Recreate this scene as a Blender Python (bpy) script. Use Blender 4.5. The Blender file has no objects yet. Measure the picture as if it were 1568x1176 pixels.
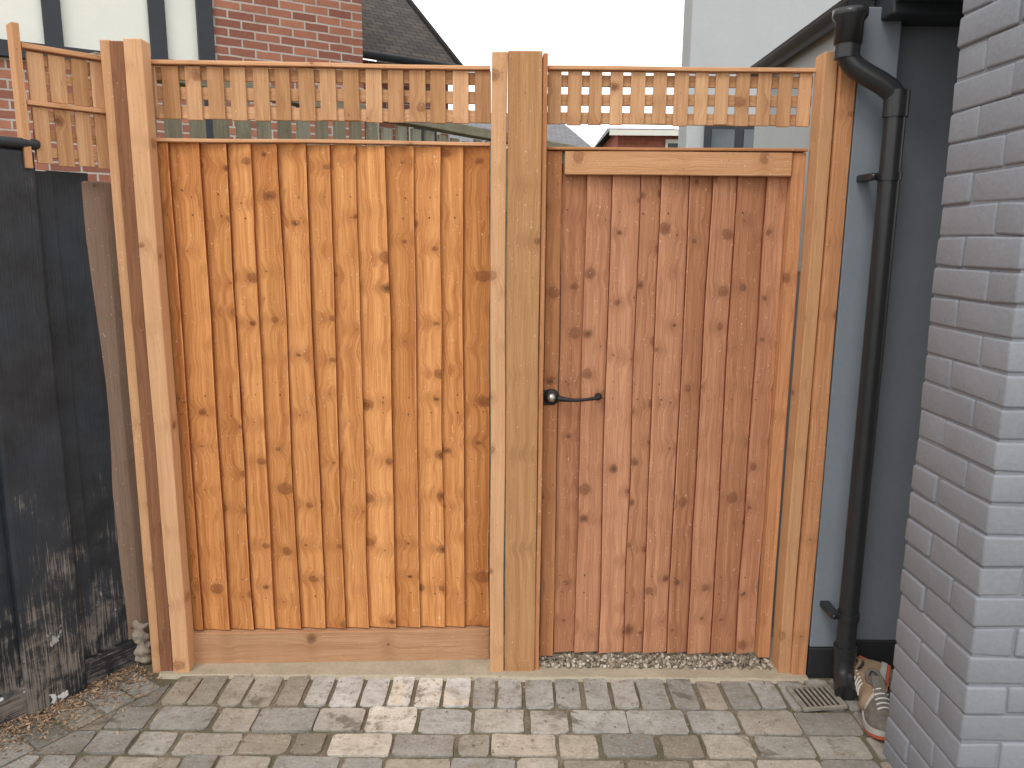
import bpy, bmesh, math, random
from mathutils import Vector, Matrix, noise as mnoise
R = random.Random(7)
scene = bpy.context.scene
V = Vector

# ------------------------------------------------------------------ node DSL
class NT:
    def __init__(s, name):
        s.m = bpy.data.materials.new(name); s.m.use_nodes = True
        s.t = s.m.node_tree; s.t.nodes.clear()
        s.out = s.t.nodes.new('ShaderNodeOutputMaterial')
        s.b = s.t.nodes.new('ShaderNodeBsdfPrincipled')
        s.t.links.new(s.b.outputs[0], s.out.inputs[0])
    def n(s, typ, **kw):
        nd = s.t.nodes.new(typ)
        for k, v in kw.items(): setattr(nd, k, v)
        return nd
    def put(s, sock, v):
        if v is None: return
        if isinstance(v, bpy.types.NodeSocket): s.t.links.new(v, sock)
        else:
            if hasattr(sock.default_value, '__len__'):
                if isinstance(v, (int, float)): v = (v,)*len(sock.default_value)
                v = tuple(v)
                if len(sock.default_value) == 4 and len(v) == 3: v = v+(1,)
            sock.default_value = v
    def math(s, op, a, b=None, c=None, clamp=False):
        nd = s.n('ShaderNodeMath', operation=op); nd.use_clamp = clamp
        s.put(nd.inputs[0], a); s.put(nd.inputs[1], b); s.put(nd.inputs[2], c)
        return nd.outputs[0]
    def vm(s, op, a, b=None):
        nd = s.n('ShaderNodeVectorMath', operation=op)
        s.put(nd.inputs[0], a); s.put(nd.inputs[1], b)
        return nd.outputs['Value'] if op in ('LENGTH', 'DISTANCE', 'DOT_PRODUCT') else nd.outputs[0]
    def mix(s, f, a, b, bt='MIX'):
        nd = s.n('ShaderNodeMix', data_type='RGBA', blend_type=bt)
        s.put(nd.inputs[0], f); s.put(nd.inputs[6], a); s.put(nd.inputs[7], b)
        return nd.outputs[2]
    def noise(s, vec, scale=5, detail=3, rough=.5, dist=0):
        nd = s.n('ShaderNodeTexNoise')
        s.put(nd.inputs['Vector'], vec); nd.inputs['Scale'].default_value = scale
        nd.inputs['Detail'].default_value = detail; nd.inputs['Roughness'].default_value = rough
        nd.inputs['Distortion'].default_value = dist
        return nd.outputs['Fac']
    def mr(s, v, a, b, c=0., d=1., smooth=False):
        nd = s.n('ShaderNodeMapRange'); nd.clamp = True
        if smooth: nd.interpolation_type = 'SMOOTHSTEP'
        for i, x in enumerate((v, a, b, c, d)): s.put(nd.inputs[i], x)
        return nd.outputs[0]
    def attr(s, name, vec=False):
        nd = s.n('ShaderNodeAttribute', attribute_name=name)
        return nd.outputs['Vector'] if vec else nd.outputs['Fac']
    def sep(s, v):
        nd = s.n('ShaderNodeSeparateXYZ'); s.put(nd.inputs[0], v); return nd.outputs
    def comb(s, x=0., y=0., z=0.):
        nd = s.n('ShaderNodeCombineXYZ')
        s.put(nd.inputs[0], x); s.put(nd.inputs[1], y); s.put(nd.inputs[2], z); return nd.outputs[0]
    def bump(s, h, strength=.5, dist=.002, prev=None):
        nd = s.n('ShaderNodeBump'); nd.inputs['Strength'].default_value = strength
        nd.inputs['Distance'].default_value = dist
        s.put(nd.inputs['Height'], h)
        if prev: s.put(nd.inputs['Normal'], prev)
        return nd.outputs[0]
    def fin(s, col, rough=.7, normal=None, spec=.5, metal=0.):
        s.put(s.b.inputs['Base Color'], col); s.put(s.b.inputs['Roughness'], rough)
        s.put(s.b.inputs['Specular IOR Level'], spec); s.put(s.b.inputs['Metallic'], metal)
        if normal: s.put(s.b.inputs['Normal'], normal)
        return s.m

def wood(name, light, dark, knotc, kw=.085, kl=.2, knots=1.0, stain=.35, contrast=1.0, hal=1.0):
    N = NT(name)
    g = N.attr('gco', True); tone = N.attr('tone')
    x, c, l = N.sep(g)
    a = N.math('ADD', x, c)
    wob = N.noise(N.comb(a, N.math('MULTIPLY', l, .7), 0.), 45, 3)
    P = N.comb(N.math('DIVIDE', a, kw), N.math('DIVIDE', l, kl), 0.)
    vor = N.n('ShaderNodeTexVoronoi', voronoi_dimensions='2D')
    N.put(vor.inputs['Vector'], P); vor.inputs['Scale'].default_value = 1; vor.inputs['Randomness'].default_value = .62
    d = N.vm('SUBTRACT', P, vor.outputs['Position'])
    cc = N.sep(vor.outputs['Color'])
    wv = N.math('MULTIPLY', N.math('SUBTRACT', wob, .5), .016)
    r = N.math('ADD', N.vm('LENGTH', N.vm('MULTIPLY', d, (kw*.85, kl, 0))), wv)
    sz = N.mr(cc[0], .2, 1., 0.0, 1.)
    size = N.math('MULTIPLY', N.math('POWER', sz, 1.7), .0140*knots)
    kn = N.mr(r, size, N.math('MULTIPLY', size, .4), 0., 1., True)
    ring = N.math('MULTIPLY', N.mr(r, N.math('MULTIPLY', size, 1.6), size, 0., 1., True), N.math('SUBTRACT', 1., kn))
    big = N.mr(cc[0], .1, .6, .25, 1.)
    r2 = N.math('ADD', N.vm('LENGTH', N.vm('MULTIPLY', d, (kw*.42, kl*1.1, 0))), N.math('MULTIPLY', wv, 1.6))
    halo = N.math('MULTIPLY', N.mr(r2, .048, .0, 0., 1., True), big)
    sgn = N.mr(cc[1], .45, .55, -1., 1.)
    warp = N.math('MULTIPLY', N.math('MULTIPLY', halo, sgn), .016)
    ad = N.math('ADD', a, warp)
    slow = N.noise(N.comb(N.math('MULTIPLY', ad, 20), N.math('MULTIPLY', l, .9), N.math('MULTIPLY', c, 20)), 1, 2, .5, .15)
    rings = N.mr(N.math('SINE', N.math('MULTIPLY', slow, 95)), -1., 1., 0., 1.)
    fine = N.noise(N.comb(N.math('MULTIPLY', ad, 280), N.math('MULTIPLY', l, 5), N.math('MULTIPLY', c, 240)), 1, 3, .65)
    med = N.noise(N.comb(N.math('MULTIPLY', ad, 60), N.math('MULTIPLY', l, 1.3), N.math('MULTIPLY', c, 50)), 1, 3, .6)
    gsum = N.math('ADD', N.math('MULTIPLY', rings, .18), N.math('ADD', N.math('MULTIPLY', fine, .6), N.math('MULTIPLY', med, 1.15)))
    lo, hi = .96-.42/contrast, .96+.38/contrast
    gf = N.mr(gsum, lo, hi, 0., 1.)
    col = N.mix(gf, dark, light)
    col = N.mix(1.0, col, N.comb(N.mr(tone, 0, 1, .76, 1.14), N.mr(tone, 0, 1, .71, 1.2), N.mr(tone, 0, 1, .64, 1.28)), 'MULTIPLY')
    edge_shade = N.mr(tone, -1., 0., .30, 1.)  # negative tones darken edge strips: shade lines painted into the board colour
    col = N.mix(1.0, col, N.comb(edge_shade, N.math('MULTIPLY', edge_shade, edge_shade), N.math('MULTIPLY', edge_shade, edge_shade)), 'MULTIPLY')
    geo = N.n('ShaderNodeTexCoord').outputs['Object']
    st = N.noise(N.vm('MULTIPLY', N.vm('ADD', geo, N.comb(N.math('MULTIPLY', tone, 3.), 0., 0.)), (14, 10, 3.2)), 1, 4, .65, .3)
    col = N.mix(N.mr(st, .46, .68, 0., stain), col, N.mix(.4, col, dark))
    col = N.mix(N.mr(st, .46, .28, 0., stain*.4), col, light)
    col = N.mix(N.math('MULTIPLY', halo, .45*hal), col, [x_*.8 for x_ in dark])
    col = N.mix(N.math('MULTIPLY', ring, .5), col, knotc)
    kcol = N.mix(N.mr(cc[2], .35, .8), [(p+q)*.5 for p, q in zip(dark, knotc)], knotc)
    col = N.mix(N.math('MULTIPLY', kn, .85), col, kcol)
    sp = N.noise(N.vm('MULTIPLY', geo, (1, 1, .6)), 170, 1)
    col = N.mix(N.mr(sp, .725, .77, 0., .55), col, (.84, .66, .5))
    col = N.mix(N.mr(sp, .28, .23, 0., .5), col, (.09, .04, .02))
    h = N.math('ADD', N.math('MULTIPLY', fine, 1.), N.math('ADD', N.math('MULTIPLY', rings, .2), N.math('MULTIPLY', kn, .6)))
    nb = N.bump(h, .6, .002)
    return N.fin(col, N.mr(fine, 0, 1, .7, .95), nb, .2)

def simple(name, col, rough=.6, var=.15, scale=8, bump=.2, bdist=.003, metal=0., spec=.4, use_tone=False):
    N = NT(name)
    co = N.n('ShaderNodeTexCoord').outputs['Object']
    a = N.noise(co, scale, 5, .6); b = N.noise(co, scale*12, 3, .6)
    f = N.math('ADD', N.math('MULTIPLY', a, .6), N.math('MULTIPLY', b, .4))
    c = N.mix(N.mr(f, .3, .7), [x*(1-var) for x in col], [min(1, x*(1+var)) for x in col])
    if use_tone:
        t = N.attr('tone'); c = N.mix(1., c, N.comb(N.mr(t, 0, 1, .8, 1.15), N.mr(t, 0, 1, .8, 1.15), N.mr(t, 0, 1, .8, 1.15)), 'MULTIPLY')
    return N.fin(c, rough, N.bump(f, bump, bdist), spec, metal)

def brickmat(name, c1, c2, mortar, bw=.225, bh=.075, ms=.010, rough=.85, offset=.5, bias=0.):
    N = NT(name)
    g = N.attr('gco', True)
    wv = N.noise(g, 9, 2)
    gg = N.vm('ADD', g, N.comb(0., N.math('MULTIPLY', N.math('SUBTRACT', wv, .5), .012), 0.))
    bt = N.n('ShaderNodeTexBrick'); N.put(bt.inputs['Vector'], gg)
    bt.offset = offset
    N.put(bt.inputs['Color1'], c1); N.put(bt.inputs['Color2'], c2); N.put(bt.inputs['Mortar'], mortar)
    bt.inputs['Scale'].default_value = 1; bt.inputs['Mortar Size'].default_value = ms/2
    bt.inputs['Mortar Smooth'].default_value = .3; bt.inputs['Bias'].default_value = bias
    bt.inputs['Brick Width'].default_value = bw; bt.inputs['Row Height'].default_value = bh
    n1 = N.noise(g, 6, 5, .6); n2 = N.noise(g, 60, 3, .6)
    c = N.mix(N.mr(n1, .45, .75, 0, .4), bt.outputs['Color'], [x*.45 for x in c1])
    c = N.mix(N.mr(n2, .55, .8, 0, .35), c, mortar)
    h = N.math('SUBTRACT', N.math('MULTIPLY', n2, .3), bt.outputs['Fac'])
    return N.fin(c, rough, N.bump(h, .7, .006), .2)

# ------------------------------------------------------------------ mesh builder
class MB:
    def __init__(s): s.v = []; s.f = []; s.g = []; s.t = []
    def add(s, vs, fs, gs, tone):
        o = len(s.v); s.v += [tuple(x) for x in vs]; s.g += [tuple(x) for x in gs]
        s.t += [tone]*len(vs); s.f += [[i+o for i in f] for f in fs]
    def prism(s, prof, L, M=None, segs=1, warp=0., tone=None, goff=None, seed=None):
        M = M or Matrix.Identity(4)
        if tone is None: tone = R.random()
        if goff is None: goff = (R.uniform(-9, 9), 0, R.uniform(-9, 9))
        sd = R.uniform(0, 500) if seed is None else seed; n = len(prof); vs = []; gs = []
        for k in range(segs+1):
            l = L*k/segs
            wx = mnoise.noise(V((sd, l*2.2, 0)))*warp
            wy = mnoise.noise(V((sd, l*1.5, 7)))*warp*.8
            for i, (a, c) in enumerate(prof):
                e = mnoise.noise(V((sd+(i*3.1 if seed is None else 0), l*5, 3)))*warp*.35
                vs.append(M @ V((a+wx+e, c+wy, l)))
                gs.append((a+goff[0], c+goff[1], l+goff[2]))
        fs = []
        for k in range(segs):
            for i in range(n):
                j = (i+1) % n
                fs.append([k*n+i, k*n+j, (k+1)*n+j, (k+1)*n+i])
        fs.append(list(range(n))[::-1]); fs.append([segs*n+i for i in range(n)])
        s.add(vs, fs, gs, tone)
    def box(s, x0, x1, y0, y1, z0, z1, axis='z', **kw):
        if axis == 'z':
            s.prism([(x0, y0), (x1, y0), (x1, y1), (x0, y1)], z1-z0, Matrix.Translation((0, 0, z0)), **kw)
        elif axis == 'x':
            M = Matrix(((0, 0, 1, x0), (0, 1, 0, 0), (1, 0, 0, 0), (0, 0, 0, 1)))
            s.prism([(z0, y0), (z1, y0), (z1, y1), (z0, y1)], x1-x0, M, **kw)
        else:
            M = Matrix(((1, 0, 0, 0), (0, 0, 1, y0), (0, 1, 0, 0), (0, 0, 0, 1)))
            s.prism([(x0, z0), (x1, z0), (x1, z1), (x0, z1)], y1-y0, M, **kw)
    def quad(s, p0, p1, p2, p3, tone=.5, off=(0, 0)):
        p0, p1, p2, p3 = map(V, (p0, p1, p2, p3))
        u = (p1-p0).normalized(); nn = u.cross(p3-p0).normalized(); w = nn.cross(u)
        ps = (p0, p1, p2, p3)
        s.add(ps, [[0, 1, 2, 3]], [((p-p0).dot(u)+off[0], (p-p0).dot(w)+off[1], 0) for p in ps], tone)
    def poly(s, pts, z0, z1, tone):
        n = len(pts)
        s.add([(x, y, z0) for x, y in pts]+[(x, y, z1) for x, y in pts],
              [list(range(n))[::-1], list(range(n, 2*n))]+[[i, (i+1) % n, n+(i+1) % n, n+i] for i in range(n)],
              [(x, y, 0) for x, y in pts]*2, tone)
    def obj(s, name, mat, parent=None, bevel=0., segs=2, smooth=False, M=None, recalc=True):
        me = bpy.data.meshes.new(name); me.from_pydata(s.v, [], s.f)
        if recalc:
            bm = bmesh.new(); bm.from_mesh(me); bmesh.ops.recalc_face_normals(bm, faces=bm.faces[:]); bm.to_mesh(me); bm.free()
        at = me.attributes.new('gco', 'FLOAT_VECTOR', 'POINT')
        at.data.foreach_set('vector', [c for g in s.g for c in g])
        at = me.attributes.new('tone', 'FLOAT', 'POINT'); at.data.foreach_set('value', s.t)
        me.materials.append(mat)
        ob = bpy.data.objects.new(name, me); scene.collection.objects.link(ob)
        if smooth: me.polygons.foreach_set('use_smooth', [True]*len(me.polygons))
        if bevel:
            b = ob.modifiers.new('bevel', 'BEVEL'); b.width = bevel; b.segments = segs
            b.limit_method = 'ANGLE'; b.angle_limit = math.radians(35); b.use_clamp_overlap = True
        if parent: ob.parent = parent
        if M: ob.matrix_local = M
        return ob

def empty(name, loc=(0, 0, 0), rz=0.):
    e = bpy.data.objects.new(name, None); scene.collection.objects.link(e)
    e.location = loc; e.rotation_euler = (0, 0, rz); e.empty_display_size = .1
    return e

def tube(name, pts, rad, mat, parent=None, res=6, kind='POLY', bres=6, radii=None):
    cu = bpy.data.curves.new(name, 'CURVE'); cu.dimensions = '3D'
    sp = cu.splines.new(kind)
    sp.points.add(len(pts)-1)
    if kind == 'NURBS':
        sp.order_u = 3; sp.use_endpoint_u = True; sp.resolution_u = res
    for i, p in enumerate(pts):
        sp.points[i].co = (*p, 1)
        if radii: sp.points[i].radius = radii[i]
    cu.bevel_depth = rad; cu.bevel_resolution = bres; cu.use_fill_caps = True
    cu.materials.append(mat)
    ob = bpy.data.objects.new(name, cu); scene.collection.objects.link(ob)
    if parent: ob.parent = parent
    return ob

def lathe(name, prof, mat, M, parent=None, n=24):
    vs = []; fs = []
    for r_, z_ in prof:
        for i in range(n):
            a = 2*math.pi*i/n; vs.append((r_*math.cos(a), r_*math.sin(a), z_))
    for k in range(len(prof)-1):
        for i in range(n):
            j = (i+1) % n; fs.append([k*n+i, k*n+j, (k+1)*n+j, (k+1)*n+i])
    fs.append(list(range(n))[::-1]); fs.append([(len(prof)-1)*n+i for i in range(n)])
    me = bpy.data.meshes.new(name); me.from_pydata(vs, [], fs); me.materials.append(mat)
    me.polygons.foreach_set('use_smooth', [True]*len(me.polygons))
    ob = bpy.data.objects.new(name, me); scene.collection.objects.link(ob)
    if parent: ob.parent = parent
    ob.matrix_local = M
    return ob

# ------------------------------------------------------------------ materials
W_PANEL = wood('orange_feather_board', (.72, .335, .120), (.42, .150, .045), (.13, .045, .02), kw=.075, kl=.165, contrast=1.35, stain=.7, knots=1.15)
W_GATE = wood('brown_feather_board', (.60, .295, .160), (.36, .150, .078), (.14, .058, .032), kw=.075, kl=.175, stain=.6, contrast=1.25, hal=.9, knots=1.15)
W_GFRAME = wood('gate_frame_timber', (.60, .295, .14), (.39, .16, .068), (.14, .055, .03), kw=.1, kl=.35, stain=.4, contrast=1.15)
W_RAIL = wood('pale_rail_timber', (.68, .385, .205), (.50, .24, .11), (.2, .08, .04), kw=.08, kl=.35, stain=.35)
W_BATTEN = wood('pale_batten_timber', (.70, .41, .225), (.52, .27, .13), (.22, .09, .04), kw=.07, kl=.3, stain=.4)
W_POST = wood('post_timber', (.52, .28, .13), (.34, .165, .068), (.11, .042, .02), kw=.13, kl=.33, stain=.45, knots=1.2, contrast=1.15)
W_POSTD = wood('dark_post_timber', (.35, .17, .09), (.19, .08, .042), (.08, .03, .015), kw=.1, kl=.5, stain=.3)
W_TREL = wood('trellis_timber', (.66, .39, .205), (.43, .21, .10), (.16, .06, .03), kw=.07, kl=.25, stain=.45, contrast=1.1)
W_GRAVB = wood('gravel_board_timber', (.52, .30, .165), (.35, .175, .09), (.11, .045, .02), kw=.13, kl=.3, stain=.4, knots=1.3)
W_OLD = wood('weathered_timber', (.32, .30, .22), (.17, .16, .11), (.08, .07, .05), stain=.5)
W_SIDE = wood('grey_brown_timber', (.36, .25, .18), (.24, .16, .115), (.12, .07, .05), stain=.6, kl=.5)
PAINTBRICK = simple('painted_brick', (.215, .228, .253), .6, .09, 6, .7, .005, use_tone=True)
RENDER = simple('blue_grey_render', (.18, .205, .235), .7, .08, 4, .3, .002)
RENDER_SHADED = simple('blue_grey_render_shaded', (.16, .178, .20), .75, .1, 4, .3, .002)  # same render, darkened: the overhang's shade is put into the base colour
PLASTER = simple('pale_grey_render', (.42, .445, .455), .85, .06, 3, .2, .004)
BLACKP = simple('black_plastic', (.02, .021, .023), .3, .15, 20, .05, .001)
IRON = simple('black_iron', (.018, .018, .02), .45, .2, 60, .3, .001, metal=.3)
DARK = simple('dark_paint', (.025, .03, .036), .6, .2, 10, .2, .002)
PLINTH = simple('black_bitumen', (.018, .018, .02), .7, .3, 15, .5, .004)
WHITE = simple('white_paint', (.76, .77, .70), .6, .04, 4, .1, .002)
GLASS = simple('window_glass', (.06, .08, .09), .1, .1, 2, .0, .001, spec=.8)
TIMB = simple('black_timber', (.03, .035, .045), .6, .2, 10, .2, .003)
CONC = simple('sandy_concrete', (.37, .32, .235), .9, .25, 9, .6, .006)
BRICK = brickmat('red_brick', (.44, .185, .115), (.25, .095, .07), (.48, .43, .38), ms=.018)
BRICK2 = brickmat('orange_red_brick', (.42, .13, .08), (.33, .10, .065), (.36, .25, .2))
TILE = brickmat('clay_roof_tile', (.16, .14, .12), (.10, .09, .085), (.035, .03, .03), bw=.17, bh=.10, ms=.012)
SLATE = brickmat('slate_roof', (.2, .2, .21), (.16, .16, .17), (.06, .06, .06), bw=.25, bh=.15, ms=.012)
METAL = simple('galvanised_metal', (.5, .48, .44), .35, .2, 50, .1, .001, metal=.8)

def blackfence():
    N = NT('black_fence_paint')
    g = N.attr('gco', True); tc = N.n('ShaderNodeTexCoord').outputs['Object']
    x, c, l = N.sep(g)
    gr = N.noise(N.comb(N.math('MULTIPLY', x, 200), N.math('MULTIPLY', l, 6), c), 1, 4, .65)
    blot = N.noise(tc, 7, 6, .7, .3); z = N.sep(tc)[2]
    low = N.mr(z, .95, .0, 0., 1.)
    wear = N.mr(N.math('ADD', N.math('MULTIPLY', gr, .55), N.math('ADD', N.math('MULTIPLY', blot, .6), N.math('MULTIPLY', low, .2))), .73, .82)
    c1 = N.mix(N.mr(blot, .3, .7), (.009, .010, .012), (.036, .040, .048))
    c1 = N.mix(N.mr(N.noise(tc, 2.5, 3), .45, .75, 0, .6), c1, (.035, .048, .066))
    c2 = N.mix(gr, (.12, .09, .07), (.36, .31, .26))
    col = N.mix(N.math('MULTIPLY', wear, .72), c1, c2)
    spl = N.noise(N.vm('MULTIPLY', tc, (1, 1, .8)), 17, 3, .6)
    col = N.mix(N.math('MULTIPLY', N.mr(spl, .645, .67), N.mr(z, .4, .05)), col, (.62, .62, .61))
    return N.fin(col, N.mr(wear, 0, 1, .45, .9), N.bump(N.math('ADD', gr, N.math('MULTIPLY', wear, -.5)), .7, .003), .4)
BFENCE = blackfence()

def pavmat():
    N = NT('worn_block_paving')
    t = N.attr('tone'); tc = N.n('ShaderNodeTexCoord').outputs['Object']
    a = N.noise(tc, 5, 6, .65, .2); b = N.noise(tc, 100, 4, .7); c0 = N.noise(tc, 26, 5, .7)
    hue = N.math('FRACT', N.math('MULTIPLY', t, 37.))
    base_a = N.mix(N.mr(hue, .3, .9), (.25, .235, .205), (.28, .235, .175))
    base_b = N.mix(N.mr(hue, .3, .9), (.42, .40, .35), (.45, .39, .30))
    col = N.mix(N.mr(a, .3, .7), base_a, base_b)
    col = N.mix(1., col, N.comb(N.mr(t, 0, 1, .48, 1.8), N.mr(t, 0, 1, .48, 1.85), N.mr(t, 0, 1, .47, 2.0)), 'MULTIPLY')
    col = N.mix(N.mr(c0, .49, .66, 0, .6), col, (.20, .17, .125))
    col = N.mix(N.mr(b, .57, .72, 0, .5), col, (.58, .54, .48))
    col = N.mix(N.mr(b, .42, .30, 0, .65), col, (.10, .085, .065))
    moss = N.mr(N.noise(tc, 9, 5, .7), .60, .70)
    col = N.mix(N.math('MULTIPLY', moss, .4), col, (.12, .12, .06))
    wet = N.mr(N.noise(tc, 5.2, 5, .65, .6), .595, .64)
    col = N.mix(N.math('MULTIPLY', wet, .6), col, (.085, .07, .052))
    rough = N.mr(wet, 0, 1, .85, .5)
    return N.fin(col, rough, N.bump(N.math('ADD', b, N.math('MULTIPLY', c0, 1.4)), .75, .005), .3)
PAVE = pavmat()
def groundmat():
    N = NT('sandy_ground')
    tc = N.n('ShaderNodeTexCoord').outputs['Object']
    a = N.noise(tc, 3, 6, .6); b = N.noise(tc, 120, 4, .7); m = N.noise(tc, 6, 4, .6)
    col = N.mix(N.mr(a, .35, .65), (.22, .18, .13), (.38, .31, .23))
    col = N.mix(N.mr(m, .44, .58, 0, .7), col, (.09, .10, .045))
    col = N.mix(N.mr(b, .35, .7, .25, 1.), (.09, .075, .055), col)
    return N.fin(col, .95, N.bump(b, .8, .006), .2)
GROUND = groundmat()

# ------------------------------------------------------------------ ground
mb = MB(); mb.quad((-150, -150, 0), (150, -150, 0), (150, 300, 0), (-150, 300, 0)); mb.obj('ground', GROUND, recalc=False)
P0 = V((-1.36, 2.53)); D = V((-.547, -.837)); NI = V((.837, -.547))
def clip(pts, base, nrm):
    out = []
    for i in range(len(pts)):
        a, b = V(pts[i]), V(pts[(i+1) % len(pts)])
        da, db = (a-base).dot(nrm), (b-base).dot(nrm)
        if da >= 0: out.append(a)
        if (da >= 0) != (db >= 0): out.append(a+(b-a)*(da/(da-db)))
    return [tuple(p) for p in out]
def area(p): return abs(sum(p[i][0]*p[(i+1) % len(p)][1]-p[(i+1) % len(p)][0]*p[i][1] for i in range(len(p))))/2
mb = MB()
base = P0+NI*.235
def tilted(mb, pts, z1, tone):
    n = len(pts); cx = sum(p[0] for p in pts)/n; cy = sum(p[1] for p in pts)/n
    tx, ty = R.uniform(-.022, .022), R.uniform(-.025, .025)
    mb.add([(x, y, -.03) for x, y in pts]+[(x, y, z1+(x-cx)*tx+(y-cy)*ty) for x, y in pts],
           [list(range(n))[::-1], list(range(n, 2*n))]+[[i, (i+1) % n, n+(i+1) % n, n+i] for i in range(n)], [(x, y, 0) for x, y in pts]*2, tone)
def block(x0, x1, y0, y1, tone, dz=0):
    g = .006
    j = lambda: R.uniform(-.005, .005)
    X0, X1, Y0, Y1 = x0+g+j(), x1-g+j(), y0+g+j(), y1-g+j()
    xm, ym = (X0+X1)/2, (Y0+Y1)/2; k = lambda: R.uniform(.004, .016); q = lambda: R.uniform(-.0035, .0035)
    pts = [(X0+k(), Y0), (xm, Y0+q()), (X1-k(), Y0), (X1, Y0+k()), (X1+q(), ym), (X1, Y1-k()), (X1-k(), Y1), (xm, Y1+q()), (X0+k(), Y1), (X0, Y1-k()), (X0+q(), ym), (X0, Y0+k())]
    pts = clip(pts, base, NI)
    if len(pts) > 2 and area(pts) > .0012: tilted(mb, pts, .007+R.uniform(-.0025, .002)+dz, tone)
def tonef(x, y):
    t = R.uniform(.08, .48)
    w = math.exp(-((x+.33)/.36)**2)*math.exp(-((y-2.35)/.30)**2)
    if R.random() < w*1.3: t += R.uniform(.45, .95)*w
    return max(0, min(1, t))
y = 2.455
x = -1.9
while x < 1.75:
    w = R.uniform(.084, .106); block(x, x+w, y-.185, y, tonef(x+w/2, y-.05)); x += w
y -= .185
while y > -1.2:
    d = R.choice([.125, .13, .118, .112]); x = -2.9+R.uniform(0, .2)
    while x < 2.6:
        w = R.choice([.16, .175, .19, .2, .13, .105]); block(x, x+w, y-d, y, tonef(x+w/2, y-d/2)); x += w
    y -= d
s_ = .02
while s_ < 4:
    w = R.uniform(.092, .108); q = []
    for (a, b) in ((s_+.006, .03), (s_+w-.006, .03), (s_+w-.006, .225), (s_+.006, .225)):
        p = P0+D*(a+R.uniform(-.004, .004))+NI*(b+R.uniform(-.005, .005)); q.append((p.x, p.y))
    tilted(mb, q, .006+R.uniform(-.002, .002), R.uniform(.0, .3)); s_ += w
mb.obj('block_paving', PAVE, bevel=.004, segs=3)

def strip(name, xs, yf, yb, z, mat):
    vs = []; n = len(xs)
    for i, x in enumerate(xs):
        a = mnoise.noise(V((x*4, 0, 1)))*.014+mnoise.noise(V((x*17, 0, 1)))*.006
        vs += [(x, yf+a, 0), (x, yf+a+.014, z), (x, yb, z+.004), (x, yb, 0)]
    fs = []
    for i in range(n-1):
        for k in range(3): fs.append([i*4+k, (i+1)*4+k, (i+1)*4+k+1, i*4+k+1])
    fs += [[0, 1, 2, 3], [4*n-1, 4*n-2, 4*n-3, 4*n-4]]
    m = MB(); m.add(vs, fs, [(0, 0, 0)]*len(vs), .5); return m.obj(name, mat)
strip('concrete_threshold', [-1.22+i*.02 for i in range(114)], 2.435, 2.72, .012, CONC)

mb = MB()
ico = bmesh.new(); bmesh.ops.create_icosphere(ico, subdivisions=1, radius=1)
iv = [v.co.copy() for v in ico.verts]; iff = [[v.index for v in f.verts] for f in ico.faces]; ico.free()
def pebble(m, c, s, t):
    q = Matrix.Rotation(R.uniform(0, 6), 3, V((R.random(), R.random(), R.random()+.1)).normalized())
    sc = V((R.uniform(.7, 1.3), R.uniform(.7, 1.2), R.uniform(.5, .9)))*s
    vs = [V(c)+q @ V((v.x*sc.x*R.uniform(.85, 1.1), v.y*sc.y, v.z*sc.z)) for v in iv]
    m.add(vs, iff, [(0, 0, 0)]*len(vs), t)
for i in range(750):
    yy = 2.50+abs(R.gauss(0, .06))
    pebble(mb, (R.uniform(.108, .93), min(yy, 2.75), .015+R.uniform(0, .010)), R.uniform(.004, .0105), R.random())
N = NT('pebbles'); t = N.attr('tone')
cr = N.n('ShaderNodeValToRGB'); N.put(cr.inputs[0], t)
cr.color_ramp.elements[0].color = (.10, .085, .07, 1); cr.color_ramp.elements[1].color = (.55, .5, .43, 1)
e = cr.color_ramp.elements.new(.5); e.color = (.28, .23, .17, 1)
PEB = N.fin(cr.outputs[0], .7)
mb.obj('gravel', PEB, smooth=True)

mb = MB()
for i in range(4200):
    s = abs(R.gauss(0, .8)) if i % 2 else R.uniform(0, 1.5)
    b = abs(R.gauss(0, .09))+.01
    p = P0+D*s+NI*b
    q = R.uniform(0, 6.28); L_ = R.uniform(.003, .010); w_ = R.uniform(.0015, .004)
    dx, dy = math.cos(q), math.sin(q)
    z = .009+R.uniform(0, .010)*math.exp(-b*10)
    zz = R.uniform(-.003, .004)
    vs = [(p.x-dx*L_, p.y-dy*L_, z), (p.x+dy*w_, p.y-dx*w_, z+.001), (p.x+dx*L_, p.y+dy*L_, z+zz+.003), (p.x-dy*w_, p.y+dx*w_, z+.002)]
    mb.add(vs, [[0, 1, 2, 3]], [(0, 0, 0)]*4, R.random())
for i in range(1000):
    p = V((R.uniform(-1.6, 1.3), R.uniform(1.5, 2.46)))
    q = R.uniform(0, 6.28); L_ = R.uniform(.002, .006); w_ = L_*.5; dx, dy = math.cos(q), math.sin(q); z = .0105
    vs = [(p.x-dx*L_, p.y-dy*L_, z), (p.x+dy*w_, p.y-dx*w_, z+.001), (p.x+dx*L_, p.y+dy*L_, z+.002), (p.x-dy*w_, p.y+dx*w_, z+.001)]
    mb.add(vs, [[0, 1, 2, 3]], [(0, 0, 0)]*4, R.random())
N = NT('leaf_litter'); t = N.attr('tone')
cr = N.n('ShaderNodeValToRGB'); N.put(cr.inputs[0], t)
cr.color_ramp.elements[0].color = (.08, .05, .03, 1); cr.color_ramp.elements[1].color = (.48, .33, .21, 1)
e = cr.color_ramp.elements.new(.5); e.color = (.26, .16, .09, 1)
mb.obj('leaf_litter', N.fin(cr.outputs[0], .9), recalc=False)

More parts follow.
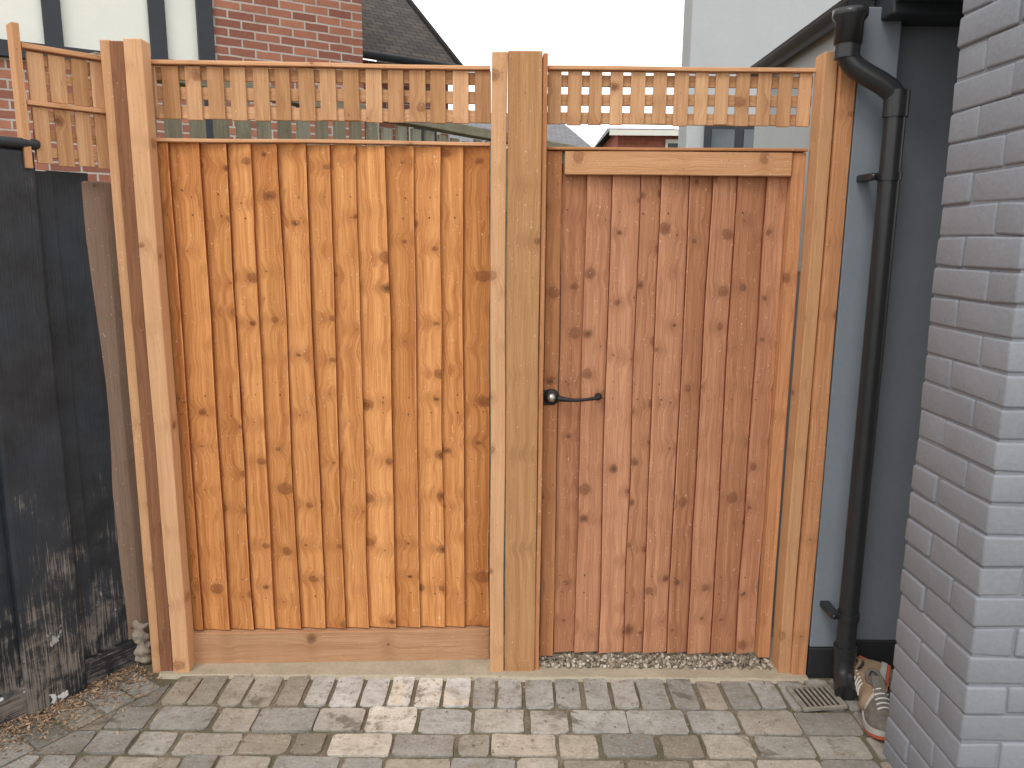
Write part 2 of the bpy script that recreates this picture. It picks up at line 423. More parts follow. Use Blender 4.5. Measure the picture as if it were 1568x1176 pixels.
# ------------------------------------------------------------------ feather boards
def feather(mb, x0, x1, yf, z0, z1, pitch, flip=False, zal=0., kjit=.03, step=.0165, rnd=.010, tr=(.05, .95)):
    n = round((x1-x0)/pitch); pw = (x1-x0)/n
    cuts = [x0]+[x0+i*pw+R.uniform(-rnd, rnd) for i in range(1, n)]+[x1]
    last = .5
    for i in range(n):
        a, b = cuts[i], cuts[i+1]
        dz = R.uniform(-.004, .004); sd = R.uniform(0, 500); go = (R.uniform(-9, 9), 0, 3+z0+R.uniform(-kjit, kjit)+zal)
        tone = R.uniform(*tr)
        if abs(tone-last) < .2: tone = R.uniform(*tr)
        last = tone
        M = Matrix.Translation((0, 0, z0)); L = z1-z0+dz
        yy = yf+R.uniform(-.0015, .0015)
        shade_e = R.choice([-.85, -.65, -.95, -.4]); lite_e = R.choice([tone, .95, 1.]); w1, w2 = R.uniform(.0011, .002), R.uniform(.0012, .004)  # dark strip tone paints the shade line where boards overlap
        kw = dict(segs=18, warp=.006, goff=go, seed=sd)
        if not flip:
            bb = b+(.012 if i < n-1 else 0)
            mb.prism([(a+w1+w2, yy+.0006), (bb, yf+step), (bb, yf+step+.004), (a+w1+w2, yf+.013)], L, M, tone=tone, **kw)
            mb.prism([(a+w1, yy), (a+w1+w2, yy+.0006), (a+w1+w2, yf+.013), (a+w1, yf+.013)], L, M, tone=lite_e, **kw)
            mb.prism([(a, yy+.0015), (a+w1, yy), (a+w1, yf+.013), (a, yf+.012)], L, M, tone=shade_e, **kw)
        else:
            aa = a-(.012 if i else 0)
            mb.prism([(aa, yf+step), (b-w1-w2, yy+.0006), (b-w1-w2, yf+.013), (aa, yf+step+.004)], L, M, tone=tone, **kw)
            mb.prism([(b-w1-w2, yy+.0006), (b-w1, yy), (b-w1, yf+.013), (b-w1-w2, yf+.013)], L, M, tone=lite_e, **kw)
            mb.prism([(b-w1, yy), (b, yy+.0015), (b, yf+.012), (b-w1, yf+.013)], L, M, tone=shade_e, **kw)
def trellis(mb, x0, x1, yf, z0, z1, pitch, sw, hz, hh=.032):
    n = round((x1-x0-sw)/pitch); p = (x1-x0-sw)/n
    for i in range(n+1):
        a = x0+i*p+R.uniform(-.003, .003)
        mb.box(a, a+sw+R.uniform(-.003, .003), yf, yf+.009, z0+R.uniform(-.003, .003), z1, segs=3, warp=.002)
    for z in hz:
        mb.box(x0, x1, yf+.0105, yf+.020, z-hh/2, z+hh/2, axis='x', segs=8, warp=.002)

panel = empty('wooden_fence_panel', (-.075, 2.565, 0), math.radians(2.4))
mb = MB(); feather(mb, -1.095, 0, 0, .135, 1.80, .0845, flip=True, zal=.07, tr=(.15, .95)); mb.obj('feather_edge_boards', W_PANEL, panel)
mb = MB(); mb.box(-1.095, .0, -.012, .022, 1.801, 1.812, axis='x', tone=.8, segs=10, warp=.003); mb.obj('capping_rail', W_RAIL, panel, bevel=.002)
mb = MB(); mb.box(-1.095, .0, -.012, .022, -.02, .130, axis='x', tone=.6, segs=8, warp=.004); mb.obj('gravel_board', W_GRAVB, panel, bevel=.003)
mb = MB()
for z in (.3, .95, 1.6): mb.box(-1.095, 0, .0225, .06, z-.04, z+.04, axis='x')
mb.obj('back_rails', W_GATE, panel, bevel=.002)
mb = MB()
trellis(mb, -1.095, -.0, .012, 1.872, 2.03, .0715, .049, (1.893, 1.951, 2.008), .038)
mb.obj('trellis_slats', W_TREL, panel, bevel=.0015)
mb = MB(); mb.box(-1.10, .0, .0, .04, 2.032, 2.044, axis='x', tone=.9, segs=8, warp=.003); mb.obj('trellis_cap', W_RAIL, panel, bevel=.002)

post = empty('fence_post', (-1.155, 2.465, 0), math.radians(2.4))
mb = MB(); mb.box(-.066, -.022, 0, .09, -.05, 2.085, segs=10, warp=.003, tone=.3); mb.obj('post_core', W_POSTD, post, bevel=.003)
mb = MB(); mb.box(-.020, .036, -.012, .05, -.05, 2.09, segs=10, warp=.004, tone=.65); mb.obj('front_batten', W_BATTEN, post, bevel=.003)
mb = MB(); mb.box(-.100, -.068, .01, .08, -.05, 2.09, segs=10, warp=.003, tone=.35); mb.obj('side_batten', W_BATTEN, post, bevel=.003)
post = empty('fence_post', (0, 2.48, 0))
mb = MB(); mb.box(-.02, .086, 0, .1, -.05, 2.07, segs=10, warp=.003, tone=.6); mb.obj('post_core', W_POST, post, bevel=.004)
mb = MB(); mb.box(-.070, -.0225, -.006, .05, -.05, 2.065, segs=10, warp=.003, tone=.5); mb.obj('side_batten', W_BATTEN, post, bevel=.003)
mb = MB(); mb.box(.088, .103, .008, .09, -.05, 2.065, segs=10, warp=.002, tone=.35); mb.obj('stop_batten', W_GFRAME, post, bevel=.002)
post = empty('fence_post', (.99, 2.47, 0))
mb = MB(); mb.box(-.002, .050, 0, .095, -.05, 2.08, segs=10, warp=.003, tone=.65); mb.obj('post_core', W_GFRAME, post, bevel=.004)
mb = MB(); mb.box(-.045, -.0045, .012, .09, -.05, 2.075, segs=10, warp=.003, tone=.2); mb.obj('side_batten', W_BATTEN, post, bevel=.003)

gate = empty('wooden_gate', (.105, 2.545, 0))
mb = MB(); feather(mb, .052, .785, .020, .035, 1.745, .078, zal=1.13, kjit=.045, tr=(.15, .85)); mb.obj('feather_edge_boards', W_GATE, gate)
mb = MB()
mb.box(0.002, .050, 0.004, .045, .03, 1.785, segs=8, warp=.002, tone=.2)
mb.box(.787, .83, 0.004, .045, .03, 1.785, segs=8, warp=.002, tone=.6)
mb.obj('stiles', W_GFRAME, gate, bevel=.003)
mb = MB(); mb.box(.058, .783, -.004, .014, 1.712, 1.785, axis='x', segs=8, warp=.002, tone=.45); mb.obj('top_rail', W_RAIL, gate, bevel=.003)
mb = MB(); mb.box(0.0, .83, -.008, .046, 1.788, 1.797, axis='x', segs=8, warp=.002, tone=.2); mb.obj('capping', W_GFRAME, gate, bevel=.002)
mb = MB()
for z in (.3, 1.0): mb.box(.06, .78, .045, .085, z-.04, z+.04, axis='x')
mb.obj('back_rails', W_GATE, gate, bevel=.002)
RX = Matrix.Rotation(math.radians(90), 4, 'X')
lz = .985
lathe('latch_rose', [(.001, 0), (.026, 0), (.028, .003), (.027, .006), (.019, .010), (.001, .011)], IRON, Matrix.Translation((.028, .003, lz)) @ RX, gate)
lathe('latch_boss', [(.001, 0), (.016, 0), (.0165, .004), (.014, .012), (.008, .017), (.001, .018)], METAL, Matrix.Translation((.028, -.007, lz)) @ RX, gate, n=6)
tube('latch_arm', [(.05, -.010, lz-.003), (.075, -.016, lz-.006), (.11, -.018, lz-.008), (.15, -.014, lz-.005), (.185, -.006, lz-.001)], .0075, IRON, gate, kind='NURBS', radii=[1.4, 1., .75, .7, .9])
lathe('latch_arm_end', [(.001, 0), (.012, 0), (.012, .005), (.007, .010), (.001, .011)], IRON, Matrix.Translation((.188, .020, lz)) @ RX @ Matrix.Scale(2.4, 4, (0, 0, 1)), gate)
mb = MB(); mb.box(-.008, .018, -.0035, .0025, lz-.028, lz+.024); mb.obj('latch_backplate', IRON, gate, bevel=.002)
tg = empty('garden_trellis', (.105, 2.56, 0))
mb = MB(); trellis(mb, .0, .84, 0, 1.868, 2.028, .0655, .043, (1.888, 1.945, 2.002), .035); mb.obj('trellis_slats', W_TREL, tg, bevel=.0015)
mb = MB(); mb.box(0, .84, -.012, .03, 2.03, 2.042, axis='x', segs=8, warp=.003, tone=.9); mb.obj('trellis_cap', W_RAIL, tg, bevel=.002)

def nails(par, xs, zs, y, name):
    m = MB()
    for x in xs:
        for z in zs:
            pebble(m, (x+R.uniform(-.006, .006), y+R.uniform(-.001, .001), z+R.uniform(-.008, .008)), .0026, .5)
    m.obj(name, IRON, par, smooth=True)
nails(panel, [-1.095+.0842*i+.058 for i in range(13)], (.26, .33, .92, .98, 1.57, 1.64), .0045, 'nails')
nails(gate, [.052+.0814*i+.022 for i in range(9)], (.27, .33, .97, 1.03, 1.60), .0235, 'nails')

tl = empty('garden_trellis', (-1.262, 2.515, 0), math.atan2(.16, .15))
mb = MB()
trellis(mb, -.215, 0, 0, 1.895, 2.03, .066, .044, (1.915, 1.965, 2.012), .030)
trellis(mb, -.215, 0, 0, 1.715, 1.878, .066, .044, (1.75, 1.80, 1.855), .030)
mb.obj('trellis_slats', W_TREL, tl, bevel=.0015)
mb = MB(); mb.box(-.23, .0, -.012, .03, 2.036, 2.05, axis='x', tone=.6); mb.box(-.23, 0, -.012, .03, 1.880, 1.893, axis='x', tone=.6)
mb.box(-.252, -.232, -.015, .035, 1.70, 2.10, tone=.4)
mb.obj('trellis_frame', W_RAIL, tl, bevel=.002)

# ------------------------------------------------------------------ black fence
bf = empty('black_fence', (P0.x, P0.y, 0), math.atan2(-D.y, -D.x))
mb = MB()
x = -.005
while x > -3.6:
    w = R.uniform(.085, .11)
    zt = 1.70 if x > -.17 else 1.74
    a, b = x-w-.01, x
    mb.prism([(a, .0), (b, -.014), (b, .0), (a, .008)], zt+R.uniform(-.004, .004)-.04, Matrix.Translation((0, 0, .04)), segs=14, warp=.006)
    x -= w
mb.obj('feather_boards', BFENCE, bf, bevel=.0015)
mb = MB()
mb.box(-.36, -.175, -.05, -.016, .0, 1.755, segs=10, warp=.004)
mb.box(-.40, -.16, -.066, .02, 1.756, 1.785, segs=2)
mb.box(-2.1, -1.96, -.05, -.016, .0, 1.765, segs=10, warp=.004)
mb.obj('fence_batten', BFENCE, bf, bevel=.012, segs=3)
mb = MB()
mb.box(-3.5, 0.02, -.03, .03, .0, .10, axis='x', segs=40, warp=.01); mb.obj('base_board', BFENCE, bf, bevel=.004)
mb = MB(); mb.prism([(-1.372, 2.50), (-1.318, 2.545), (-1.28, 2.64), (-1.34, 2.66)], 1.73, Matrix.Translation((0, 0, -.05)), segs=10, warp=.004, tone=.5); mb.obj('old_fence_post', W_SIDE, bevel=.006)
mb = MB()
for i in range(30):
    pebble(mb, (-1.315+R.uniform(-.035, .025), 2.535+R.uniform(-.012, .015), .01+R.uniform(0, .15)), R.uniform(.014, .024), .5)
mo = mb.obj('mortar_fillet', simple('pale_mortar', (.33, .28, .22), .95, .3, 20, .9, .008))
rm = mo.modifiers.new('r', 'REMESH'); rm.mode = 'VOXEL'; rm.voxel_size = .005; rm.use_smooth_shade = True
sm = mo.modifiers.new('s', 'SMOOTH'); sm.iterations = 8

# ------------------------------------------------------------------ painted brick wall
bw = empty('brick_wall')
mb = MB(); XL, YN, YF = 1.115, 1.71, 2.06
def pbrick(x0, x1, y0, y1, z0, z1):
    j = lambda s=.003: R.uniform(-s, s)
    jx, jy, jz = j(.003), j(.003), j(.002)
    vs = [(x0+jx+j(.0015), y0+jy+j(.0015), z0+j()), (x1+j(), y0+jy+j(.0015), z0+j()), (x1+j(), y1+j(), z0+j()), (x0+jx+j(.0015), y1+j(), z0+j()),
          (x0+jx+j(.0015), y0+jy+j(.0015), z1+j()), (x1+j(), y0+jy+j(.0015), z1+j()), (x1+j(), y1+j(), z1+j()), (x0+jx+j(.0015), y1+j(), z1+j())]
    mb.add(vs, [[0, 3, 2, 1], [4, 5, 6, 7], [0, 1, 5, 4], [1, 2, 6, 5], [2, 3, 7, 6], [3, 0, 4, 7]], [(0, 0, 0)]*8, R.uniform(.3, .7))
cz = -.02; k = 0; g = .004
while cz < 2.9:
    z0, z1 = cz+g/2+.001, cz+.077-g/2
    if k % 2:
        pbrick(XL, XL+.1, YN, YN+.222, z0, z1); pbrick(XL, XL+.1, YN+.222+g, YF, z0, z1)
        x = XL+.1+g
    else:
        pbrick(XL, XL+.21, YN, YN+.108, z0, z1); pbrick(XL, XL+.1, YN+.108+g, YF, z0, z1)
        x = XL+.21+g
    while x < XL+1.3:
        pbrick(x, x+.219, YN, YN+.1, z0, z1); x += .2245
    cz += .077; k += 1
mb.obj('bricks', PAINTBRICK, bw, bevel=.007, segs=4, smooth=True)
mb = MB(); mb.box(XL+.0055, XL+1.3, YN+.0055, YF-.004, -.02, 2.9, tone=.3); mb.obj('mortar_core', PAINTBRICK, bw)

# ------------------------------------------------------------------ side building
sb = empty('rendered_outbuilding')
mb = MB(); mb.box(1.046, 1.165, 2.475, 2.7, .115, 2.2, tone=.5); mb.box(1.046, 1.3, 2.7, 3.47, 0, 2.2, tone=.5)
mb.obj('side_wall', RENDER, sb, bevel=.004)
mb = MB(); mb.box(1.167, 2.6, 2.54, 2.7, .11, 2.2); mb.obj('recessed_wall', RENDER_SHADED, sb)
mb = MB(); mb.box(1.044, 1.163, 2.47, 2.69, -.02, .113); mb.box(1.168, 2.6, 2.532, 2.69, -.02, .108); mb.obj('plinth', PLINTH, sb, bevel=.003)
mb = MB(); mb.box(1.10, 2.6, 2.40, 2.535, 2.16, 2.32); mb.box(1.10, 2.6, 2.25, 2.398, 2.19, 2.32); mb.obj('fascia', DARK, sb, bevel=.006)
mb = MB(); mb.quad((1.0, 2.5, 2.235), (1.0, 3.52, 2.235), (2.6, 3.52, 2.85), (2.6, 2.5, 2.85)); ro = mb.obj('roof', SLATE, sb)
so = ro.modifiers.new('s', 'SOLIDIFY'); so.thickness = .02
mb = MB(); mb.box(1.040, 1.0455, 2.6, 3.475, 1.4, 2.2); mb.obj('pale_side_render', PLASTER, sb)
gt = empty('roof_gutter')
vs = []; n = 12
for y in [2.40, 3.5]:
    for i in range(n+1):
        a = math.pi+math.pi*i/n; vs.append((1.0+.036*math.cos(a), y, 2.205+.036*math.sin(a)))
fs = [[i, i+1, n+2+i, n+1+i] for i in range(n)]+[list(range(n+1))]
m = MB(); m.add(vs, fs, [(0, 0, 0)]*len(vs), .5); go = m.obj('gutter_channel', BLACKP, gt, smooth=False)
so = go.modifiers.new('s', 'SOLIDIFY'); so.thickness = .004
lathe('gutter_outlet', [(.03, 0), (.040, .0), (.040, .06), (.05, .075), (.05, .095), (.03, .095)], BLACKP, Matrix.Translation((.985, 2.42, 2.08)), gt)

dp = empty('drainpipe')
PX, PY = 1.130, 2.39
tube('pipe', [(.985, 2.42, 2.14), (.985, 2.42, 2.07), (.99, 2.418, 2.035), (1.02, 2.41, 2.005), (1.09, 2.395, 1.965), (PX-.005, PY, 1.935), (PX, PY, 1.90), (PX, PY, 1.86)], .031, BLACKP, dp, kind='NURBS', res=8)
tube('pipe_shaft', [(PX, PY, 1.92), (PX, PY, .10)], .031, BLACKP, dp, bres=8)
tube('pipe_socket', [(PX, PY, 1.945), (PX, PY, 1.87)], .036, BLACKP, dp, bres=8)
tube('pipe_socket', [(.985, 2.42, 2.10), (.985, 2.42, 2.04)], .036, BLACKP, dp, bres=8)
tube('pipe_shoe', [(PX, PY, .16), (PX, PY, .09), (PX-.008, PY-.03, .055), (PX-.02, PY-.075, .04)], .034, BLACKP, dp, kind='NURBS', res=8)
tube('pipe_collar', [(PX, PY, .17), (PX, PY, .13)], .0375, BLACKP, dp, bres=8)
for z in (1.70, .28):
    tube('pipe_clip', [(PX, PY, z-.012), (PX, PY, z+.012)], .0355, BLACKP, dp, bres=8)
    m = MB(); m.box(PX-.062, PX-.03, PY-.012, PY+.09, z-.010, z+.010); m.obj('clip_lug', BLACKP, dp, bevel=.003)
    lathe('clip_screw', [(.001, 0), (.009, 0), (.008, .005), (.001, .006)], BLACKP, Matrix.Translation((PX-.052, PY-.012, z)) @ RX, dp)

dg = empty('drain_grate', (1.02, 2.33, .013), .12)
mb = MB()
for i in range(8): mb.box(-.065+i*.0175, -.057+i*.0175, -.055, .055, 0, .006)
mb.box(-.075, .075, -.065, -.055, -.004, .008); mb.box(-.075, .075, .055, .065, -.004, .008)
mb.box(-.075, -.065, -.055, .055, -.004, .008); mb.box(.067, .077, -.055, .055, -.004, .008)
mb.obj('grate_bars', simple('cast_iron', (.24, .22, .18), .7, .4, 40, .5, .002), dg, bevel=.0015)
mb = MB(); mb.box(-.066, .068, -.056, .056, -.004, -.001); mb.obj('grate_pit', PLINTH, dg)

# ------------------------------------------------------------------ shoes
UP1 = simple('grey_brown_mesh_fabric', (.13, .115, .10), .9, .4, 60, .6, .002)
UP2 = simple('tan_suede', (.26, .18, .115), .9, .25, 40, .5, .002)
MIDS = simple('dirty_white_foam', (.36, .34, .31), .8, .2, 40, .4, .002)
ORNG = simple('orange_rubber', (.42, .085, .04), .6, .1, 30, .2, .001)
LACE = simple('white_lace', (.55, .53, .49), .9, .1, 60, .3, .001)
LINING = simple('dark_lining', (.03, .03, .035), .9, .2, 60, .3, .001)
def shoe(M, upm, mids, L=.27):
    sh = empty('running_shoe'); sh.matrix_world = M
    def outline(t):
        w = .034+.004*math.sin(t*3)+.014*math.exp(-((t-.72)/.22)**2)
        if t < .1: w *= math.sqrt(max(0, 1-((.1-t)/.1)**2))*.9+.1
        if t > .82: w *= math.sqrt(max(0, 1-((t-.82)/.18)**2))
        return max(w, .002), .006*math.sin(t*2.6)
    def slab(name, z0, z1, grow, mat, lift=.018):
        n = 20; vs = []; fs = []
        for i in range(n+1):
            t = i/n; w, o = outline(t); w += grow; z = lift*max(0, (t-.7)/.3)**2
            y = t*L
            vs += [(o-w, y, z0+z), (o+w, y, z0+z), (o+w*1.0, y, z1+z), (o-w*1.0, y, z1+z)]
        for i in range(n):
            for k in range(4): fs.append([i*4+k, i*4+(k+1) % 4, (i+1)*4+(k+1) % 4, (i+1)*4+k])
        fs += [[3, 2, 1, 0], [n*4, n*4+1, n*4+2, n*4+3]]
        m = MB(); m.add(vs, fs, [(0, 0, 0)]*len(vs), .5); return m.obj(name, mat, sh, bevel=.002)
    slab('outsole', 0, .010, .003, ORNG); slab('midsole', .0105, .030, .005, mids)
    n = 22; k = 14; vs = []; fs = []
    def H(t):
        if t < .38: return .075-.012*math.sin(t/.38*math.pi)
        return .034+.041*max(0, 1-(t-.38)/.42)**1.1 if t < .8 else .034*math.sqrt(max(0.02, 1-((t-.8)/.2)**2))
    for i in range(n+1):
        t = .015+.975*i/n; w, o = outline(t); h = H(t); z = .029+.018*max(0, (t-.7)/.3)**2
        for j in range(k+1):
            a = math.pi*j/k
            ca = math.copysign(abs(math.cos(a))**.75, math.cos(a))
            hh = math.sin(a)**.7 if 0 < j < k else 0
            if .06 < t < .36 and 4 < j < k-4: hh *= .35
            vs.append((o+w*ca*(1-.35*hh*(h/.08)), t*L, z+h*hh))
    for i in range(n):
        for j in range(k): fs.append([i*(k+1)+j, i*(k+1)+j+1, (i+1)*(k+1)+j+1, (i+1)*(k+1)+j])
    fs += [list(range(k+1)), [n*(k+1)+j for j in range(k+1)][::-1]]
    m = MB(); m.add(vs, fs, [(0, 0, 0)]*len(vs), .5); m.obj('upper', upm, sh, smooth=True)
    pts = []
    for i in range(17):
        a = 2*math.pi*i/16; pts.append((.003+.024*math.cos(a), L*(.215+.165*math.sin(a)), .100-.006*math.cos(2*a)))
    tube('collar', pts, .0065, upm, sh)
    m = MB(); m.poly([(p[0]*.9, p[1]*.98+.001) for p in pts[:-1]], .07, .088, .5); m.obj('lining', LINING, sh)
    m = MB(); m.prism([(-.02, 0), (.02, 0), (.018, .006), (-.018, .006)], .085, Matrix.Translation((.004, L*.56, .078)) @ Matrix.Rotation(math.radians(62), 4, 'X'), segs=3); m.obj('tongue', upm, sh, bevel=.002)
    for q in range(5):
        t = .42+q*.06; h = .029+H(t)+.003
        tube('lace', [(-.018, t*L, h-.008), (.004, t*L+.004, h+.003), (.024, t*L+.010, h-.008)], .0028, LACE, sh, kind='NURBS')
    m = MB(); m.box(-.012, .012, -.006, .004, .03, .10); m.obj('heel_tab', ORNG, sh, bevel=.002)
    return sh
shoe(Matrix.Translation((1.205, 2.345, .010)) @ Matrix.Rotation(math.radians(168), 4, 'Z'), UP1, MIDS)
shoe(Matrix.Translation((1.30, 2.42, .056)) @ Matrix.Rotation(math.radians(150), 4, 'Z') @ Matrix.Rotation(math.radians(78), 4, 'Y'), UP2, MIDS)

# ------------------------------------------------------------------ old fence behind
of = empty('picket_fence', (-1.36, 2.72, 0), math.atan2(1.48, 1.08))
mb = MB()
x = 0
while x < 3.2:
    mb.box(x, x+.06, 0, .018, .0, 2.03+R.uniform(-.015, .015), segs=3, warp=.004); x += .098
mb.obj('pickets', W_OLD, of, bevel=.002)
mb = MB(); mb.box(-.05, 3.2, -.02, .05, 2.05, 2.10, axis='x', segs=10, warp=.01); mb.box(-.05, 3.2, .02, .06, 1.60, 1.68, axis='x', segs=10, warp=.01)
mb.obj('rails', W_OLD, of, bevel=.004)

# ------------------------------------------------------------------ background houses
th = empty('tudor_brick_house')
A = V((-3.85, 6.30)); B = V((-2.69, 7.02)); u = (B-A).normalized(); nrm = V((u.y, -u.x))
def P(s, z, o=0): p = A+u*s+nrm*o; return (p.x, p.y, z)
def slab(mb, s0, s1, z0, z1, o0, o1):
    q = [P(s0, 0, o0), P(s1, 0, o0), P(s1, 0, o1), P(s0, 0, o1)]
    mb.poly([(x, y) for x, y, _ in q], z0, z1, .5)
LB = (B-A).length
mb = MB(); mb.quad(P(-3, 0), P(LB+.05, 0), P(LB+.05, 6.5), P(-3, 6.5)); mb.obj('white_panels', WHITE, th, recalc=False)
mb = MB()
for s in (-2.2, -1.5, -.85, .20, .96): slab(mb, s, s+.13, 2.98, 6.4, .0, .04)
slab(mb, -3, LB-.04, 2.86, 2.98, .003, .06); slab(mb, -3, LB-.04, 4.4, 4.55, .003, .05); slab(mb, LB-.03, LB+.10, 0, 6.45, .003, .055)
mb.obj('timber_frame', TIMB, th, bevel=.004)
LE = LB+1.45
mb = MB(); mb.quad(P(LB+.0, 0, .03), P(LE, 0, .03), P(LE, 7, .03), P(LB, 7, .03))
e1 = P(LE, 0, .03)
mb.quad(e1, (e1[0]-.8, e1[1]+2.5, 0), (e1[0]-.8, e1[1]+2.5, 7), (e1[0], e1[1], 7))
mb.quad(P(-3, 0, .005), P(LB-.04, 0, .005), P(LB-.04, 2.87, .005), P(-3, 2.87, .005)); mb.obj('brick_walls', BRICK, th, recalc=False)
mb = MB(); mb.quad(P(-3.3, 6.3, .4), P(LB+1.8, 6.3, .4), P(LB+1.8, 9, -2.5), P(-3.3, 9, -2.5)); mb.obj('roof', TILE, th, recalc=False)
hh = empty('tiled_roof_house')
Bp = V((-.66, 10.0, 3.60)); Ap = V((-3.4, 8.1, 3.60)); T = V((-1.46, 11.2, 4.72)); Rg = Bp+(T-Bp)*2.3
ed = (Bp-Ap)
Lg = Rg-ed*1.0
mb = MB(); mb.quad(Ap, Bp, Rg, Lg)
mb.quad(Bp, Bp+V((-1.5, 4.5, 0)), Rg+V((-.3, .9, 0)), Rg); mb.obj('roof', TILE, hh, recalc=False)
mb = MB()
o = V((-.18, .3, 0))
mb.quad(V((Ap.x, Ap.y, 0))+o, V((Bp.x, Bp.y, 0))+o, Bp+o, Ap+o)
mb.quad(V((Bp.x, Bp.y, 0))+o, V((Bp.x-1.5, Bp.y+4.5, 0))+o, Bp+V((-1.5, 4.5, 0))+o, Bp+o)
mb.obj('walls', BRICK, hh, recalc=False)
tube('gutter', [Ap+V((0, -.03, -.03)), Bp+V((0.02, -.03, -.03))], .045, DARK, hh)
tube('hip_tiles', [Bp, Rg], .04, TILE, hh)
ue = ed.normalized()
def Q(s, z, o=.03): p = V((Ap.x-.18, Ap.y+.3, 0))+ue*s+V((ue.y, -ue.x, 0))*o; return (p.x, p.y, z)
mb = MB()
for s in (1.9, 2.75): mb.quad(Q(s, 2.3), Q(s+.45, 2.3), Q(s+.45, 3.1), Q(s, 3.1))
mb.obj('window_frames', WHITE, hh, recalc=False)
mb = MB()
for s in (1.9, 2.75): mb.quad(Q(s+.06, 2.36, .04), Q(s+.39, 2.36, .04), Q(s+.39, 3.04, .04), Q(s+.06, 3.04, .04))
mb.obj('window_glass', GLASS, hh, recalc=False)

rb = empty('rendered_house')
mb = MB(); mb.box(1.29, 6, 6.0, 6.30, 0, 6.5); mb.box(2.7, 6, 6.302, 11, 0, 6.5); mb.obj('walls', PLASTER, rb, bevel=.01)
mb = MB(); mb.box(1.42, 2.15, 5.965, 5.995, 1.45, 2.40); mb.obj('window_frame', DARK, rb)
mb = MB()
for q in (1.47, 1.71, 1.94): mb.quad((q, 5.96, 1.5), (q+.17, 5.96, 1.5), (q+.17, 5.96, 2.33), (q, 5.96, 2.33))
mb.obj('window_glass', GLASS, rb, recalc=False)
mb = MB(); mb.quad((1.1, 5.8, 6.4), (6.2, 5.8, 6.4), (6.2, 8.5, 8.4), (1.1, 8.5, 8.4)); mb.quad((6.2, 11.2, 6.4), (1.1, 11.2, 6.4), (1.1, 8.5, 8.4), (6.2, 8.5, 8.4)); mb.obj('roof', SLATE, rb, recalc=False)

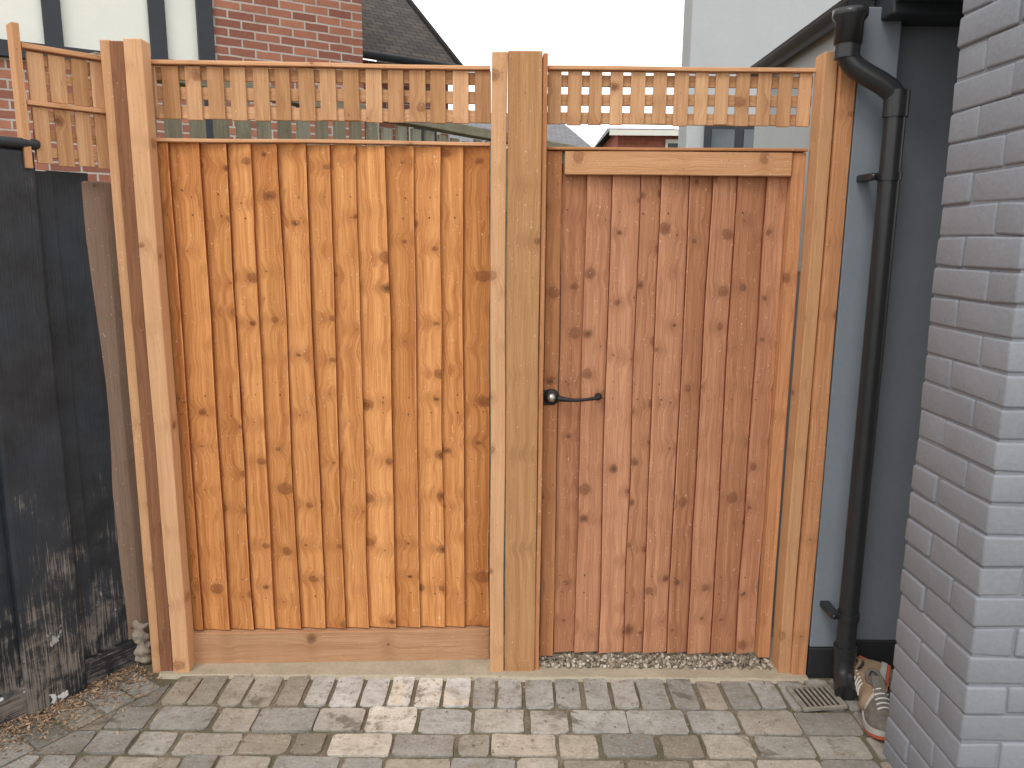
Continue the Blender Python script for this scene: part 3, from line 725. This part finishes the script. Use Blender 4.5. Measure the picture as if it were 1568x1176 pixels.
def house(name, x0, x1, y0, y1, h, rh, wall, roof):
    e = empty(name)
    m = MB()
    m.quad((x0, y0, 0), (x1, y0, 0), (x1, y0, h), (x0, y0, h)); m.quad((x1, y0, 0), (x1, y1, 0), (x1, y1, h), (x1, y0, h))
    m.quad((x0, y1, 0), (x0, y0, 0), (x0, y0, h), (x0, y1, h)); m.quad((x1, y1, 0), (x0, y1, 0), (x0, y1, h), (x1, y1, h))
    ym, xm = (y0+y1)/2, (x0+x1)/2
    m.obj('walls', wall, e, recalc=False)
    m = MB(); o = .2; hp = min(rh*.7, (x1-x0)*.45)
    m.quad((x0-o, y0-o, h-.05), (x1+o, y0-o, h-.05), (x1+o-hp, ym, h+rh), (x0-o+hp, ym, h+rh)); m.quad((x1+o, y1+o, h-.05), (x0-o, y1+o, h-.05), (x0-o+hp, ym, h+rh), (x1+o-hp, ym, h+rh))
    m.quad((x1+o, y0-o, h-.05), (x1+o, y1+o, h-.05), (x1+o-hp, ym, h+rh), (x1+o-hp, ym-.01, h+rh))
    m.quad((x0-o, y1+o, h-.05), (x0-o, y0-o, h-.05), (x0-o+hp, ym-.01, h+rh), (x0-o+hp, ym, h+rh))
    m.obj('roof', roof, e, recalc=False)
    m = MB()
    m.box(x0-o, x1+o, y0-o-.03, y0-o, h-.15, h-.04)
    m.obj('white_fascia', WHITE, e)
    m = MB()
    xx = x0*.3+x1*.7
    m.box(xx, xx+.35, y0-.04, y0-.005, h-1.3, h-.2); m.obj('window_frame', WHITE, e)
    m = MB()
    m.quad((xx+.05, y0-.045, h-1.22), (xx+.3, y0-.045, h-1.22), (xx+.3, y0-.045, h-.28), (xx+.05, y0-.045, h-.28)); m.obj('window_glass', GLASS, e, recalc=False)
    return e
house('brick_house', 2.2, 3.65, 17, 21, 3.85, .30, BRICK2, SLATE)
house('slate_roof_house', -3.2, 1.75, 20, 26, 3.85, 1.25, WHITE, SLATE)
house('brick_house', -9.5, -3.6, 24, 30, 4.2, 1.0, BRICK2, TILE)

# ------------------------------------------------------------------ light, sky, camera
w = bpy.data.worlds.new("World"); scene.world = w; w.use_nodes = True; nt = w.node_tree; nt.nodes.clear()
sky = nt.nodes.new('ShaderNodeTexSky'); sky.sky_type = 'NISHITA'; sky.sun_disc = False
sky.sun_elevation = math.radians(52); sky.sun_rotation = math.radians(210); sky.dust_density = 5
hs = nt.nodes.new('ShaderNodeHueSaturation'); hs.inputs['Saturation'].default_value = .15
mx = nt.nodes.new('ShaderNodeMix'); mx.data_type = 'RGBA'; mx.inputs[0].default_value = .85; mx.inputs[7].default_value = (12.5, 12.45, 12.4, 1)
bg = nt.nodes.new('ShaderNodeBackground'); bg.inputs['Strength'].default_value = .15
wo = nt.nodes.new('ShaderNodeOutputWorld')
nt.links.new(sky.outputs[0], hs.inputs['Color']); nt.links.new(hs.outputs[0], mx.inputs[6]); nt.links.new(mx.outputs[2], bg.inputs[0]); nt.links.new(bg.outputs[0], wo.inputs[0])
sl = bpy.data.lights.new('sun', 'SUN'); sl.energy = 1.0; sl.angle = math.radians(16); sl.color = (1, .97, .92)
so = bpy.data.objects.new('sun', sl); scene.collection.objects.link(so); so.rotation_euler = (math.radians(38), 0, math.radians(-30))

cam = bpy.data.cameras.new('camera'); co = bpy.data.objects.new('camera', cam); scene.collection.objects.link(co)
cam.sensor_width = 36; cam.lens = 27.05; cam.clip_end = 1000; cam.clip_start = .05
co.matrix_world = Matrix.Translation((0, 0, 1.5)) @ Matrix.Rotation(math.radians(90-10.5), 4, 'X') @ Matrix.Rotation(math.radians(.44), 4, 'Z')
scene.camera = co
scene.view_settings.view_transform = 'Standard'; scene.view_settings.look = 'None'; scene.view_settings.exposure = 0
